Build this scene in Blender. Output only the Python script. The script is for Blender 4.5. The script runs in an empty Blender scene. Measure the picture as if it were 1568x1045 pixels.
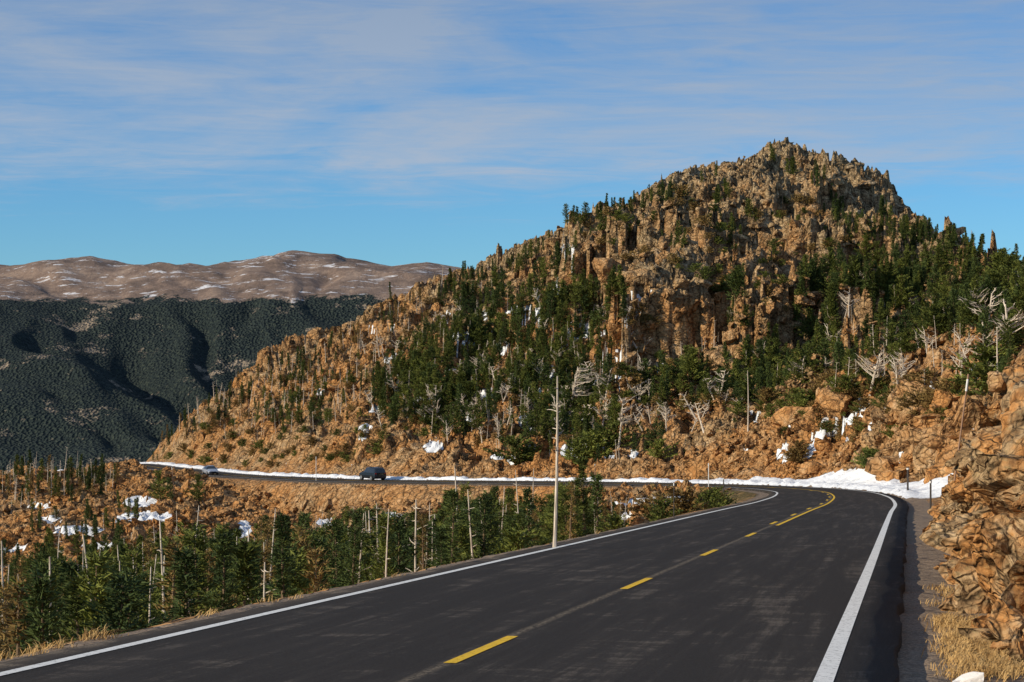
import bpy, bmesh, math, random
import numpy as np
from mathutils import Vector, Matrix, Euler
random.seed(7); rng=np.random.default_rng(7)
scene=bpy.context.scene
F=3300.0; CU=784.0; CV=522.5
def W(u,v,d): return np.array([(u-CU)/F*d, d, -(v-CV)/F*d])
def ss(x,a,b):
    t=np.clip((np.asarray(x,float)-a)/(b-a),0,1); return t*t*(3-2*t)
# ---------- noise ----------
def h2(ix,iy,seed,iz=None):
    h=(ix.astype(np.int64)*374761393+iy.astype(np.int64)*668265263+seed*1442695041)
    if iz is not None: h=h+iz.astype(np.int64)*2147483647*3
    h=h&0xFFFFFFFF
    h=((h^(h>>13))*1274126177)&0xFFFFFFFF
    h=((h^(h>>15))*2246822519)&0xFFFFFFFF
    h=h^(h>>16)
    return (h&0xFFFFFF)/float(0xFFFFFF)
def vn(x,y,seed=0):
    ix=np.floor(x);iy=np.floor(y);fx=x-ix;fy=y-iy
    fx=fx*fx*(3-2*fx);fy=fy*fy*(3-2*fy)
    a=h2(ix,iy,seed);b=h2(ix+1,iy,seed);c=h2(ix,iy+1,seed);d=h2(ix+1,iy+1,seed)
    return (a*(1-fx)+b*fx)*(1-fy)+(c*(1-fx)+d*fx)*fy
def fbm(x,y,seed=0,o=4):
    s=0;a=1;t=0
    for i in range(o):
        s=s+a*(vn(x*2**i+17.3*i,y*2**i+5.1*i,seed+i)-.5)*2;t+=a;a*=.5
    return s/t
def facet(x,y,seed,tilt=1.0):
    ix=np.floor(x);iy=np.floor(y)
    best=np.full(x.shape,9.);out=np.zeros(x.shape);sec=np.full(x.shape,9.)
    for i in(-1,0,1):
        for j in(-1,0,1):
            cx=ix+i;cy=iy+j
            px=cx+h2(cx,cy,seed);py=cy+h2(cx,cy,seed+1)
            d=(x-px)**2+(y-py)**2
            hh=h2(cx,cy,seed+2)-.5+tilt*((h2(cx,cy,seed+3)-.5)*(x-px)+(h2(cx,cy,seed+4)-.5)*(y-py))
            m=d<best
            sec=np.where(m,best,np.minimum(sec,d))
            out=np.where(m,hh,out);best=np.where(m,d,best)
    return out, np.sqrt(sec)-np.sqrt(best)
def facet3(x,y,z,seed,tilt=1.0):
    ix=np.floor(x);iy=np.floor(y);iz=np.floor(z)
    best=np.full(x.shape,9.);out=np.zeros(x.shape);sec=np.full(x.shape,9.)
    for i in(-1,0,1):
        for j in(-1,0,1):
            for k in(-1,0,1):
                cx=ix+i;cy=iy+j;cz=iz+k
                px=cx+h2(cx,cy,seed,cz);py=cy+h2(cx,cy,seed+1,cz);pz=cz+h2(cx,cy,seed+2,cz)
                d=(x-px)**2+(y-py)**2+(z-pz)**2
                hh=h2(cx,cy,seed+3,cz)-.5+tilt*((h2(cx,cy,seed+4,cz)-.5)*(x-px)+(h2(cx,cy,seed+5,cz)-.5)*(y-py)+(h2(cx,cy,seed+6,cz)-.5)*(z-pz))
                m=d<best
                sec=np.where(m,best,np.minimum(sec,d))
                out=np.where(m,hh,out);best=np.where(m,d,best)
    return out,np.sqrt(sec)-np.sqrt(best)
# ---------- mesh helper ----------
def build(name,V,blocks,mats,smooth=False,link=True,attrs=None,uv=None):
    me=bpy.data.meshes.new(name)
    V=np.asarray(V,np.float32); me.vertices.add(len(V)); me.vertices.foreach_set('co',V.ravel())
    loops=[];starts=[];mi=[];n=0
    for Fa,m in blocks:
        Fa=np.asarray(Fa,np.int32)
        if len(Fa)==0: continue
        k=Fa.shape[1]; loops.append(Fa.ravel()); starts.append(n+np.arange(len(Fa))*k); mi.append(np.full(len(Fa),m)); n+=Fa.size
    loops=np.concatenate(loops);starts=np.concatenate(starts);mi=np.concatenate(mi)
    me.loops.add(len(loops)); me.loops.foreach_set('vertex_index',loops.astype(np.int32))
    me.polygons.add(len(starts)); me.polygons.foreach_set('loop_start',starts.astype(np.int32))
    me.polygons.foreach_set('material_index',mi.astype(np.int32))
    me.polygons.foreach_set('use_smooth',np.full(len(starts),smooth))
    for m in mats: me.materials.append(m)
    if uv is not None:
        l=me.uv_layers.new(name='UVMap'); l.data.foreach_set('uv',np.asarray(uv,np.float32)[loops].ravel())
    me.update(calc_edges=True)
    if attrs:
        for k,a in attrs.items():
            at=me.attributes.new(k,'FLOAT','POINT'); at.data.foreach_set('value',np.asarray(a,np.float32).ravel())
    ob=bpy.data.objects.new(name,me)
    if link: scene.collection.objects.link(ob)
    return ob
def gridfaces(nr,nc):
    i=np.arange(nr*nc).reshape(nr,nc)
    return np.stack([i[:-1,:-1],i[:-1,1:],i[1:,1:],i[1:,:-1]],-1).reshape(-1,4)
# ---------- material helper ----------
class NT:
    def __init__(s,name,rough=.9):
        s.m=bpy.data.materials.new(name); s.m.use_nodes=True; s.t=s.m.node_tree
        s.b=s.t.nodes['Principled BSDF']; s.b.inputs['Roughness'].default_value=rough
        s.b.inputs['Specular IOR Level'].default_value=.15
    def n(s,ty,ins=None,**kw):
        nd=s.t.nodes.new(ty)
        for k,v in kw.items(): setattr(nd,k,v)
        for k,v in (ins or {}).items():
            if isinstance(v,bpy.types.NodeSocket): s.t.links.new(v,nd.inputs[k])
            else: nd.inputs[k].default_value=v
        return nd
    def pos(s): return s.n('ShaderNodeNewGeometry').outputs['Position']
    def obj(s): return s.n('ShaderNodeTexCoord').outputs['Object']
    def map(s,v,scale=(1,1,1),rot=(0,0,0)): return s.n('ShaderNodeMapping',{'Vector':v,'Scale':scale,'Rotation':rot}).outputs[0]
    def noise(s,v,sc,det=5,rough=.6,dist=0,out='Fac'): return s.n('ShaderNodeTexNoise',{'Vector':v,'Scale':sc,'Detail':det,'Roughness':rough,'Distortion':dist}).outputs[out]
    def vor(s,v,sc,feature='F1',out='Distance'): return s.n('ShaderNodeTexVoronoi',{'Vector':v,'Scale':sc},feature=feature).outputs[out]
    def ramp(s,f,stops):
        r=s.n('ShaderNodeValToRGB',{'Fac':f}); e=r.color_ramp.elements
        while len(e)<len(stops): e.new(.5)
        for x,(p,c) in zip(e,stops): x.position=p; x.color=(c if len(c)==4 else (*c,1)) if hasattr(c,'__len__') else (c,c,c,1)
        return r.outputs['Color']
    def mix(s,f,a,b,bt='MIX'):
        nd=s.n('ShaderNodeMix',data_type='RGBA',blend_type=bt)
        for idx,v in ((0,f),(6,a),(7,b)):
            if isinstance(v,bpy.types.NodeSocket): s.t.links.new(v,nd.inputs[idx])
            else: nd.inputs[idx].default_value=v if idx==0 else ((*v,1) if len(v)==3 else v)
        return nd.outputs[2]
    def math(s,op,a,b=0,clamp=False):
        nd=s.n('ShaderNodeMath',operation=op,use_clamp=clamp)
        for i,v in ((0,a),(1,b)):
            if isinstance(v,bpy.types.NodeSocket): s.t.links.new(v,nd.inputs[i])
            else: nd.inputs[i].default_value=v
        return nd.outputs[0]
    def attr(s,n): return s.n('ShaderNodeAttribute',attribute_name=n).outputs['Fac']
    def col(s,c):
        if isinstance(c,bpy.types.NodeSocket): s.t.links.new(c,s.b.inputs['Base Color'])
        else: s.b.inputs['Base Color'].default_value=(*c,1)
    def bump(s,h,dist,strength=1,prev=None):
        ins={'Height':h,'Distance':dist,'Strength':strength}
        if prev is not None: ins['Normal']=prev
        o=s.n('ShaderNodeBump',ins).outputs[0]; s.t.links.new(o,s.b.inputs['Normal']); return o
def simple(name,c,rough=.6,metal=0,spec=.3,var=.12,scale=8):
    t=NT(name,rough); t.b.inputs['Metallic'].default_value=metal; t.b.inputs['Specular IOR Level'].default_value=spec
    f=t.noise(t.obj(),scale,2)
    t.col(t.mix(f,tuple(x*(1-var) for x in c),tuple(min(1,x*(1+var)) for x in c))); return t.m

def rock_mat(name,k=1.0,bd=.25,terr=False,near=False):
    t=NT(name,.92); p=t.pos()
    n1=t.noise(p,.9*k,6,.70); n2=t.noise(p,.08,4,.68); n3=t.noise(t.map(p,(1,1,2.2)),2.0*k,4,.70)
    c=t.ramp(n1,[(.29,(.07,.034,.016)),(.43,(.34,.175,.062)),(.55,(.55,.30,.115)),(.71,(.70,.48,.26))])
    grey=t.ramp(n1,[(.29,(.055,.038,.022)),(.43,(.24,.165,.09)),(.55,(.42,.305,.175)),(.71,(.60,.48,.32))])
    red=t.ramp(n3,[(.3,(.15,.05,.02)),(.55,(.50,.205,.06)),(.75,(.66,.35,.13))])
    z=t.n('ShaderNodeSeparateXYZ',{0:p}).outputs[2]
    ga=t.math('MULTIPLY',t.math('ADD',z,6.0),1/60.0,True)
    g=t.math('ADD',ga,t.ramp(n2,[(.40,-.0),(.64,.75)]),True)
    if near: g=t.ramp(t.noise(p,1.1,4,.65),[(.45,0.0),(.58,.85)])
    c=t.mix(g,t.mix(.42,c,red),grey)
    li=t.ramp(n3,[(.57,0.0),(.65,1.0)])
    c=t.mix(t.math('MULTIPLY',li,.32),c,(.19,.18,.09))
    wp=t.n('ShaderNodeVectorMath',{0:p,1:t.n('ShaderNodeVectorMath',{0:t.noise(p,.8*k,2,out='Color'),1:(1.1/k,1.1/k,1.1/k)},operation='MULTIPLY').outputs[0]},operation='ADD').outputs[0]
    e1=t.vor(t.map(wp,(1,1,.55),(.25,.2,.4)),.42*k,'DISTANCE_TO_EDGE'); e2=t.vor(t.map(wp,(.8,1,1.3),(.1,.5,.9)),1.3*k,'DISTANCE_TO_EDGE')
    cr=t.math('MULTIPLY',t.ramp(e1,[(0,.25),(.045,1.0)]),t.ramp(e2,[(0,.45),(.05,1.0)]))
    c=t.mix(1.0,c,t.n('ShaderNodeCombineColor',{0:cr,1:cr,2:cr}).outputs[0],'MULTIPLY')
    h=t.math('ADD',t.math('MULTIPLY',n1,.9),t.math('ADD',t.math('MULTIPLY',t.ramp(e1,[(0,0.0),(.14,1.0)]),.6),t.math('MULTIPLY',t.ramp(e2,[(0,0.0),(.16,1.0)]),.34)))
    if terr:
        nz=t.n('ShaderNodeSeparateXYZ',{0:t.n('ShaderNodeNewGeometry').outputs['True Normal']}).outputs[2]
        vf=t.noise(p,.35,6,.7)
        vg=t.math('ADD',t.attr('veg'),t.math('MULTIPLY',t.math('SUBTRACT',vf,.5),2.2))
        vg=t.ramp(vg,[(.42,0.0),(.58,1.0)])
        vg=t.math('MULTIPLY',vg,t.ramp(nz,[(.35,0.0),(.6,1.0)]))
        vc=t.ramp(n3,[(.3,(.030,.034,.012)),(.47,(.085,.075,.028)),(.58,(.22,.135,.05)),(.72,(.46,.31,.14))])
        c=t.mix(vg,c,vc)
        gr=t.ramp(t.attr('gravel'),[(.4,0.0),(.6,1.0)])
        gc=t.ramp(t.noise(p,26,3,.8),[(.34,(.07,.052,.04)),(.5,(.20,.15,.11)),(.66,(.40,.30,.21))])
        c=t.mix(gr,c,gc)
        sn=t.math('ADD',t.attr('snow'),t.math('MULTIPLY',t.math('SUBTRACT',vf,.5),1.3))
        sn=t.ramp(sn,[(.48,0.0),(.53,1.0)])
        c=t.mix(sn,c,(.76,.79,.84))
        h=t.math('MULTIPLY',h,t.math('SUBTRACT',1.0,t.math('MULTIPLY',t.math('MAXIMUM',gr,sn),.8)))
    t.bump(h,bd/k,1.0)
    t.col(c); return t.m
M_terr=rock_mat('mountain_ground',1.0,.45,True)
M_rock=rock_mat('weathered_granite',1.1,.30)
M_rocknear=rock_mat('orange_granite_near',3.0,.36,False,True)
M_needle=[]
for i,(a,b) in enumerate([((.030,.048,.012),(.165,.185,.038)),((.022,.042,.015),(.100,.135,.036)),((.10,.065,.02),(.30,.20,.07))]):
    t=NT('needles_%d'%i,.75)
    r=t.n('ShaderNodeObjectInfo').outputs['Random']
    f=t.math('ADD',t.math('MULTIPLY',t.noise(t.obj(),2.2,1),.8),t.math('MULTIPLY',r,.4))
    t.col(t.ramp(f,[(.25,a),(.85,b)])); M_needle.append(t.m)
t=NT('bark',.95); t.col(t.ramp(t.noise(t.map(t.obj(),(6,6,1)),3,2),[(.3,(.08,.055,.035)),(.7,(.27,.19,.12))])); M_bark=t.m
t=NT('weathered_dead_wood',.9); t.col(t.ramp(t.noise(t.map(t.obj(),(9,9,.8)),3,2),[(.3,(.32,.25,.18)),(.65,(.78,.69,.58))])); M_dead=t.m

# ---------- road centreline ----------
def zp(y): return -1.8-.0585*y
RP=[(-14.3,-55),(-8.8,-25),(-4.2,0),(-.36,20.9),(4.0,44.5),(8.15,67.1),(12,88),(15.9,109),(20,135),(22.8,160),(23.2,186),(20.0,212),(11,240),(-5,264),(-21,287),(-34,314),(-46,345),(-62,385),(-76,420),(-92,448),(-115,470),(-150,490)]
RZ=[zp(y) for x,y in RP]
for i,z in zip(range(15,22),[-19.9,-21.4,-22.75,-24.0,-27,-29,-32]): RZ[i]=z
C=np.array([(x,y,z) for (x,y),z in zip(RP,RZ)])
pts=[]
for i in range(1,len(C)-2):
    for t_ in np.linspace(0,1,60,endpoint=False):
        p0,p1,p2,p3=C[i-1],C[i],C[i+1],C[i+2]
        pts.append(.5*((2*p1)+(-p0+p2)*t_+(2*p0-5*p1+4*p2-p3)*t_**2+(-p0+3*p1-3*p2+p3)*t_**3))
pts=np.array(pts); dl=np.r_[0,np.cumsum(np.linalg.norm(np.diff(pts[:,:2],axis=0),axis=1))]
S=np.arange(0,dl[-1],.5); RC=np.stack([np.interp(S,dl,pts[:,k]) for k in range(3)],1)
for _ in range(6): RC[1:-1]=.5*RC[1:-1]+.25*(RC[:-2]+RC[2:])
T=np.gradient(RC[:,:2],axis=0); T/=np.linalg.norm(T,axis=1)[:,None]
N=np.stack([T[:,1],-T[:,0]],1)
def s_at_y(y):
    k=np.argmax(RC[:,1]>=y); return S[k]
# ---------- terrain ----------
CP=[]
def cp(u,v,d): CP.append(W(u,v,d))
for a in [(350,712,354),(540,726,296),(750,729,272),(930,728,258),(1100,722,244),(1250,720,214),(1400,748,165),
 (1230,692,216),(1250,660,224),(1180,650,244),(1080,694,252),(1300,632,222),(1400,700,162),(1400,592,205),(1480,655,142),(1500,550,185),(1568,495,188),(1700,440,190),
 (1450,705,114),(1550,650,104),(1560,570,128),(1700,560,110),(1700,420,150),
 (300,690,395),(400,650,385),(500,650,350),(500,590,390),(600,690,310),(600,600,355),(600,530,405),(750,650,300),(750,600,325),(750,500,375),(750,440,420),
 (900,680,275),(900,600,302),(900,500,345),(900,420,392),(1000,650,275),(1000,600,292),(1000,500,330),(1000,400,385),(1100,630,275),(1100,590,290),(1100,500,335),(1100,400,385),(1100,315,430),
 (1210,620,278),(1210,590,290),(1210,500,325),(1210,400,375),(1210,310,432),(1350,570,280),(1350,500,320),(1350,410,380),(1480,540,270),(1480,460,330),(1568,520,270),(1568,450,340),
 (300,965,100),(100,1120,60),(200,920,150),(200,850,205),(350,800,262),(600,845,222),(700,900,150),(800,880,100),(-100,1300,40),(0,1150,80),(500,960,110),(550,1150,60),(450,780,290),(600,770,278),(250,770,300),
 (80,800,262),(0,850,232),(0,950,150),(0,742,330),(120,722,380),(-200,760,330),(-300,900,300),(-300,1000,200),(-200,1150,100),(-700,1000,250),
 (900,830,150),(800,830,200),(1000,790,170),(950,775,215),(1050,765,180)]: cp(*a)
SKY=[(200,708,425),(260,660,430),(330,612,436),(400,567,440),(500,525,446),(600,475,450),(700,428,452),(800,395,454),(870,360,456),(980,312,460),(1060,282,464),(1120,258,468),(1170,238,470),(1210,230,472),(1245,252,468),(1290,290,462),(1330,287,455),(1360,300,450),(1385,348,446),(1430,368,440),(1480,386,434),(1540,420,428),(1600,430,424),(1750,450,420)]
for u,v,d in SKY:
    p=W(u,v,d); CP.append(p); CP.append(p+np.array([0,45,-14])); CP.append(p+np.array([0,120,-55]))
CP+= [np.array(a,float) for a in [(-150,200,-48),(-150,350,-50),(-150,500,-70),(-150,620,-100),(0,620,-60),(180,620,-60),(180,200,30),(180,60,25),(60,40,6),(60,-25,8),(30,0,3),(14,30,-1.6),(18,48,-2.6),(12,10,-.4),(25,70,-2.8),(-20,20,-9),(-40,0,-14),(-150,0,-50),(-20,-25,-7),(-100,-25,-36)]]
CP=np.array(CP)
def tps_fit(P,z,lam=.5):
    n=len(P);d=np.linalg.norm(P[:,None]-P[None],axis=2)/100
    K=np.where(d>0,d*d*np.log(d+1e-12),0)+lam*1e-3*np.eye(n)
    Q=np.c_[np.ones(n),P/100]; A=np.block([[K,Q],[Q.T,np.zeros((3,3))]])
    return np.linalg.solve(A,np.r_[z,0,0,0])
wts=tps_fit(CP[:,:2],CP[:,2])
def tps(x,y):
    o=wts[-3]+wts[-2]*x/100+wts[-1]*y/100
    for (px,py,_),w in zip(CP,wts):
        r2=((x-px)**2+(y-py)**2)/1e4+1e-12
        o+=w*.5*r2*np.log(r2)
    return o
gx=np.concatenate([np.arange(-170,-80,1.5),np.arange(-80,-10,.45),np.arange(-10,16,.16),np.arange(16,100,.34),np.arange(100,125,.5),np.arange(125,200,1.5)])
gy=np.concatenate([np.arange(-30,12,1.),np.arange(12,55,.16),np.arange(55,120,.35),np.arange(120,260,.5),np.arange(260,490,.34),np.arange(490,640,1.5)])
X,Y=np.meshgrid(gx,gy)
cgx=np.arange(-172,204,3.);cgy=np.arange(-33,645,3.)
cX,cY=np.meshgrid(cgx,cgy); cZ=tps(cX,cY)
def upc(Z,src,dst,axis):
    Z=np.moveaxis(Z,axis,0); t_=(dst-src[0])/(src[1]-src[0]); i=np.clip(np.floor(t_).astype(int),1,len(src)-3); f=(t_-i)[:,None]
    p0,p1,p2,p3=Z[i-1],Z[i],Z[i+1],Z[i+2]
    o=.5*(2*p1+(-p0+p2)*f+(2*p0-5*p1+4*p2-p3)*f*f+(-p0+3*p1-3*p2+p3)*f**3)
    return np.moveaxis(o,0,axis)
Zb=upc(upc(cZ,cgy,gy,0),cgx,gx,1)
D=np.full(X.shape,99.);SG=np.zeros(X.shape);RZg=np.zeros(X.shape);SS=np.zeros(X.shape)
for k in range(0,len(RC)-1):
    cx,cy,cz=RC[k]; R=18
    i0,i1=np.searchsorted(gx,[cx-R,cx+R]); j0,j1=np.searchsorted(gy,[cy-R,cy+R])
    if i1<=i0 or j1<=j0: continue
    dx=X[j0:j1,i0:i1]-cx;dy=Y[j0:j1,i0:i1]-cy; d=np.hypot(dx,dy)
    al=dx*T[k,0]+dy*T[k,1]; sl=(RC[min(k+1,len(RC)-1),2]-RC[k-1,2])/(1.0) if k else -.058
    sub=D[j0:j1,i0:i1]; m=d<sub
    sub[m]=d[m]
    SG[j0:j1,i0:i1][m]=(dx*N[k,0]+dy*N[k,1])[m]
    RZg[j0:j1,i0:i1][m]=(cz+al*sl)[m]; SS[j0:j1,i0:i1][m]=(S[k]+al)[m]
SD=np.where(D<90,np.sign(SG)*np.maximum(np.abs(SG),D*0.9),99.)
wob=facet(X/6,Y/6,11)[0]; wob2=facet(X/2.2,Y/2.2,21)[0]
def crag(u0,u1,d0,d1,dback,h,soft=2.0):
    dm=.5*(d0+d1)
    x0=(u0-CU)/F*dm;x1=(u1-CU)/F*dm
    wx=wob*6+wob2*2.4
    f=ss(Y+wx*1.2,d0,d0+soft)*(1-ss(Y,d1,dback))*ss(X+wx,x0-1.5,x0+1.5)*(1-ss(X-wx,x1-1.,x1+1.))
    return f*h*(1+.4*wob+.25*wob2)
cr=0
for a in [(965,1095,300,325,365,10,2.5),(1085,1225,306,328,368,8,2),(1040,1160,322,345,380,9,2),(880,1022,368,398,430,9,1.2),(1180,1245,458,470,480,2.2,1.5),(1285,1372,436,450,462,3.4,1.5),(1290,1430,295,312,335,7,3),(1100,1200,395,420,450,5.5,1.2),(1400,1480,345,365,400,6,1.5),(1000,1100,410,430,450,4.5,1.2),(940,1060,282,290,300,3,2),(1230,1330,380,395,420,6.5,1.2),(1190,1300,405,425,445,5,1.2),(700,820,352,365,385,3,2),(1290,1350,412,430,445,5,1.2),(800,900,330,345,365,3,1.5),(1340,1420,400,415,430,5,1.2),(1060,1180,432,446,460,3.5,1.2)]:
    cr=np.maximum(cr,crag(*a))
wx=X+2.2*fbm(X/5,Y/5,3);wy=Y+2.2*fbm(X/5,Y/5,9)
f0,e0=facet(wx/15,wy/13,28,1.8)
f1,e1=facet(wx/7,wy/6,31,1.7);f2,e2=facet(wx/3.0+5,wy/2.2,41,1.6);f3,e3=facet(wx/1.3,wy/1.0,51,1.6)
hill=.35+.65*ss(Zb,-19,-4)*ss(Y,130,240); hill=hill*(1-.6*ss(X,-80,-120))
rough=(1+.8*((Y>220)&(Zb<-14)))
top_=1-ss(Zb,30,38)*.6
Zn=hill*(2.6*f0*top_+2.3*f1*top_+1.7*f2*rough+1.0*f3*rough)+.3*fbm(X/1.2,Y/1.2,77,3)-hill*.9*(e2<.12)-hill*1.9*(e1<.08)
away=np.where(SD>0,ss(D,5.2,12),ss(D,5.0,9))
hsum=Zb+cr+Zn*away
steep=(SD>0)&(Y<75)
w=np.where(steep,ss(D,5.6,9.5),np.where(SD>0,ss(D,5.4,13),ss(D,4.5,9.5)))
roadbase=RZg-.14
Zt=np.where(D<17.9,roadbase*(1-w)+hsum*w,hsum)
farbit=ss(SS,s_at_y(205),s_at_y(255))
wn=.9*fbm(X/3,Y/3,63,4)
bank=(D<17)*ss(SS,s_at_y(118),s_at_y(146))*ss(SD,4.2,4.7)*(1-ss(SD+wn,7.3-1.6*farbit,8.6-2.0*farbit))*(SD>0)
Zt=Zt+bank*(.42+.35*fbm(X/1.6,Y/1.6,61,4))
Zt=np.where((Y<75)&(D<8),Zt+.05*fbm(X/.5,Y/.5,5,3)*ss(D,4.2,5.0),Zt)
def hz(x,y,A=None):
    A=Zt if A is None else A
    i=np.clip(np.searchsorted(gx,x)-1,0,len(gx)-2);j=np.clip(np.searchsorted(gy,y)-1,0,len(gy)-2)
    fx=np.clip((x-gx[i])/(gx[i+1]-gx[i]),0,1);fy=np.clip((y-gy[j])/(gy[j+1]-gy[j]),0,1)
    return (A[j,i]*(1-fx)+A[j,i+1]*fx)*(1-fy)+(A[j+1,i]*(1-fx)+A[j+1,i+1]*fx)*fy
DD=np.concatenate([np.arange(15,120,.25),np.arange(120,600,.5)])
def hit(u,v):
    u=np.atleast_1d(np.asarray(u,float));v=np.atleast_1d(np.asarray(v,float))
    out=np.full((len(u),3),np.nan)
    for c in range(0,len(u),2000):
        uu=u[c:c+2000,None];vv=v[c:c+2000,None]
        x=(uu-CU)/F*DD;z=-(vv-CV)/F*DD; y=np.broadcast_to(DD,x.shape)
        b=hz(x,y)>=z; k=b.argmax(1); ok=b.any(1); r=np.arange(len(k))
        o=np.stack([x[r,k],y[r,k],hz(x[r,k],y[r,k])],1); o[~ok]=np.nan; out[c:c+2000]=o
    return out
PU=CU+F*X/np.maximum(Y,5);PV=CV-F*Zt/np.maximum(Y,5)
snow=np.clip(bank*1.9,0,1.15)
SB=[(800,475,34,9),(885,505,24,16),(868,380,16,7),(705,515,20,11),(835,570,18,14),(925,588,20,11),(880,690,26,14),(660,685,16,9),(805,645,14,11),(575,625,18,8),(215,768,30,10),(225,790,55,8),(120,812,50,9),(20,836,40,8),(370,812,16,18),(75,795,22,7),(150,835,34,6),(60,775,20,5),
 (1298,634,24,8),(1278,650,20,8),(1262,666,17,8),(1248,682,14,8),(1235,696,10,6),(1500,565,26,10),(1410,630,13,10),(1378,700,14,10),(1345,702,14,7),(990,770,60,8),(1060,763,40,6),(948,792,22,9),(850,440,14,7),(960,485,9,16),(490,600,14,6),(745,600,13,10),(690,560,15,9),(1480,600,18,9),(1330,655,12,6),(560,655,12,6),(600,548,14,6),(1200,700,18,7),(640,610,14,8),(720,640,13,8),(770,530,13,8),(900,640,13,9),(820,600,12,8),(600,790,20,6),(500,800,16,6),(1150,690,14,5),(1440,600,14,7),(930,540,12,8),(860,530,12,6),(640,560,12,6),(1000,450,9,6),(1010,560,10,6),(740,480,12,5),(660,640,12,6),(1460,690,16,8)]
r9=np.random.default_rng(91)
SB+=[(r9.uniform(540,1000),r9.uniform(460,705),r9.uniform(5,12),r9.uniform(3,8)) for _ in range(40)]+[(r9.uniform(1050,1500),r9.uniform(560,700),r9.uniform(5,12),r9.uniform(3,7)) for _ in range(14)]
hp=hit([s[0] for s in SB],[s[1] for s in SB])
for (u0,v0,ru,rv),p in zip(SB,hp):
    if np.isnan(p[0]): continue
    j0,j1=np.searchsorted(gy,[p[1]-22,p[1]+22])
    snow[j0:j1]+=1.1*np.exp(-((PU[j0:j1]-u0)/ru)**2-((PV[j0:j1]-v0)/rv)**2)
snow=snow*np.where(D<4.15,0,1)
veg=.24+.42*np.exp(-((PU-780)/240)**2-((PV-590)/80)**2)+.4*np.exp(-((PU-1180)/250)**2-((PV-590)/50)**2)+.3*np.exp(-((PU-1420)/140)**2-((PV-480)/70)**2)
veg=veg+.6*ss(-Zb,9,13)*(Y<190)-.35*ss(cr,.5,2)
veg=veg-.3*((D<17)&(Y>200))
veg=np.where((Y<225)&(SD>0)&(X>0),.14,veg)
grav=((D<4.8)|((D<5.5)&(SD>0))|((np.abs(SD)<6.0)&(SD>0)&(Y<30)))*1.0
V=np.stack([X,Y,Zt],-1).reshape(-1,3)
ground=build('mountain_terrain',V,[(gridfaces(*X.shape),0)],[M_terr],True,attrs={'snow':snow,'veg':veg,'gravel':grav})
# ---------- distant mountains ----------
mx=np.concatenate([np.arange(-9000,-2600,160.),np.arange(-2600,1000,11.),np.arange(1000,9001,160.)]);my=np.concatenate([np.arange(-6000,3000,250.),np.arange(3000,6800,15.),np.arange(6800,14000,200.)])
MX,MY=np.meshgrid(mx,my)
sk=[(-2500,420),(-1200,400),(-400,408),(0,404),(30,408),(60,406),(100,398),(140,392),(180,399),(210,406),(260,408),(290,404),(335,412),(370,408),(400,401),(425,389),(445,384),(480,386),(515,388),(530,396),(600,407),(655,401),(720,414),(900,430),(1300,420),(1800,400),(2600,420),(4000,410)]
RD=6200.
ridge=np.interp(MX,[(u-CU)/F*RD for u,_ in sk],[(CV-v)/F*RD for _,v in sk])
prof=np.interp(MY,[-6000,1500,3300,3900,4300,5250],[-520,-480,-420,-330,-240,100])
base=np.where(MY<5250,prof,np.interp(MY,[5250,5700,RD,6900,14000],[0,.62,1,.75,0])*(ridge-100)+100)
sil=1-np.exp(-((MY-RD)/220)**2)
wxm=MX+300*fbm(MX/700,MY/700,140,3)
r1=1-np.abs(fbm(wxm/560+MY/1300,MY/2200,101,5))*2.4
r2_=1-np.abs(fbm(wxm/190+MY/500,MY/700,111,4))*2.2
amp=np.interp(MY,[1500,3400,4200,4900,5300,5800,6200,9000],[20,100,105,75,45,42,14,60])
MZ=base+sil*(amp*(r1-.45)+amp*.40*(r2_-.4))+2.6*fbm(MX/22,MY/22,131,3)*(MY<5400)+6*fbm(MX/90,MY/90,133,4)*(MY>=5400)
t=NT('distant_mountainside',.95); p=t.pos()
z=t.n('ShaderNodeSeparateXYZ',{0:p}).outputs[2]
big=t.noise(p,.0045,7,.68)
hh=t.math('ADD',t.math('DIVIDE',z,260.0),t.math('MULTIPLY',t.math('SUBTRACT',big,.5),.55))
tree=t.ramp(hh,[(.37,1.0),(.39,0.0)])
fine=t.noise(p,.11,3,.8)
fc=t.ramp(fine,[(.36,(.010,.017,.021)),(.52,(.022,.033,.032)),(.68,(.050,.062,.048))])  # bluish, greyed forest tones: aerial haze is painted into the base colour
bare=t.ramp(t.math('ADD',t.noise(t.map(p,(1,1,.9)),.0075,9,.76),t.math('MULTIPLY',fine,.14)),[(.635,0.0),(.675,1.0)])
tan=t.ramp(t.noise(p,.03,5,.75),[(.3,(.12,.10,.085)),(.7,(.40,.32,.24))])
fc=t.mix(t.math('MULTIPLY',bare,.75),fc,tan)
tn=t.ramp(t.noise(p,.009,9,.80),[(.32,(.085,.068,.06)),(.5,(.215,.155,.125)),(.68,(.37,.28,.22))])
snf=t.ramp(t.noise(t.map(p,(.6,1.7,4.0),(0,0,.6)),.017,8,.75),[(.575,0.0),(.60,1.0)])
tn=t.mix(t.math('MULTIPLY',snf,.8),tn,(.74,.76,.82))
t.col(t.mix(tree,tn,fc))
t.bump(t.mix(tree,t.noise(p,.03,7,.75),t.vor(p,.14)),12,.8)
build('distant_mountains',np.stack([MX,MY,MZ],-1).reshape(-1,3),[(gridfaces(*MX.shape),0)],[t.m],True)
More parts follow.
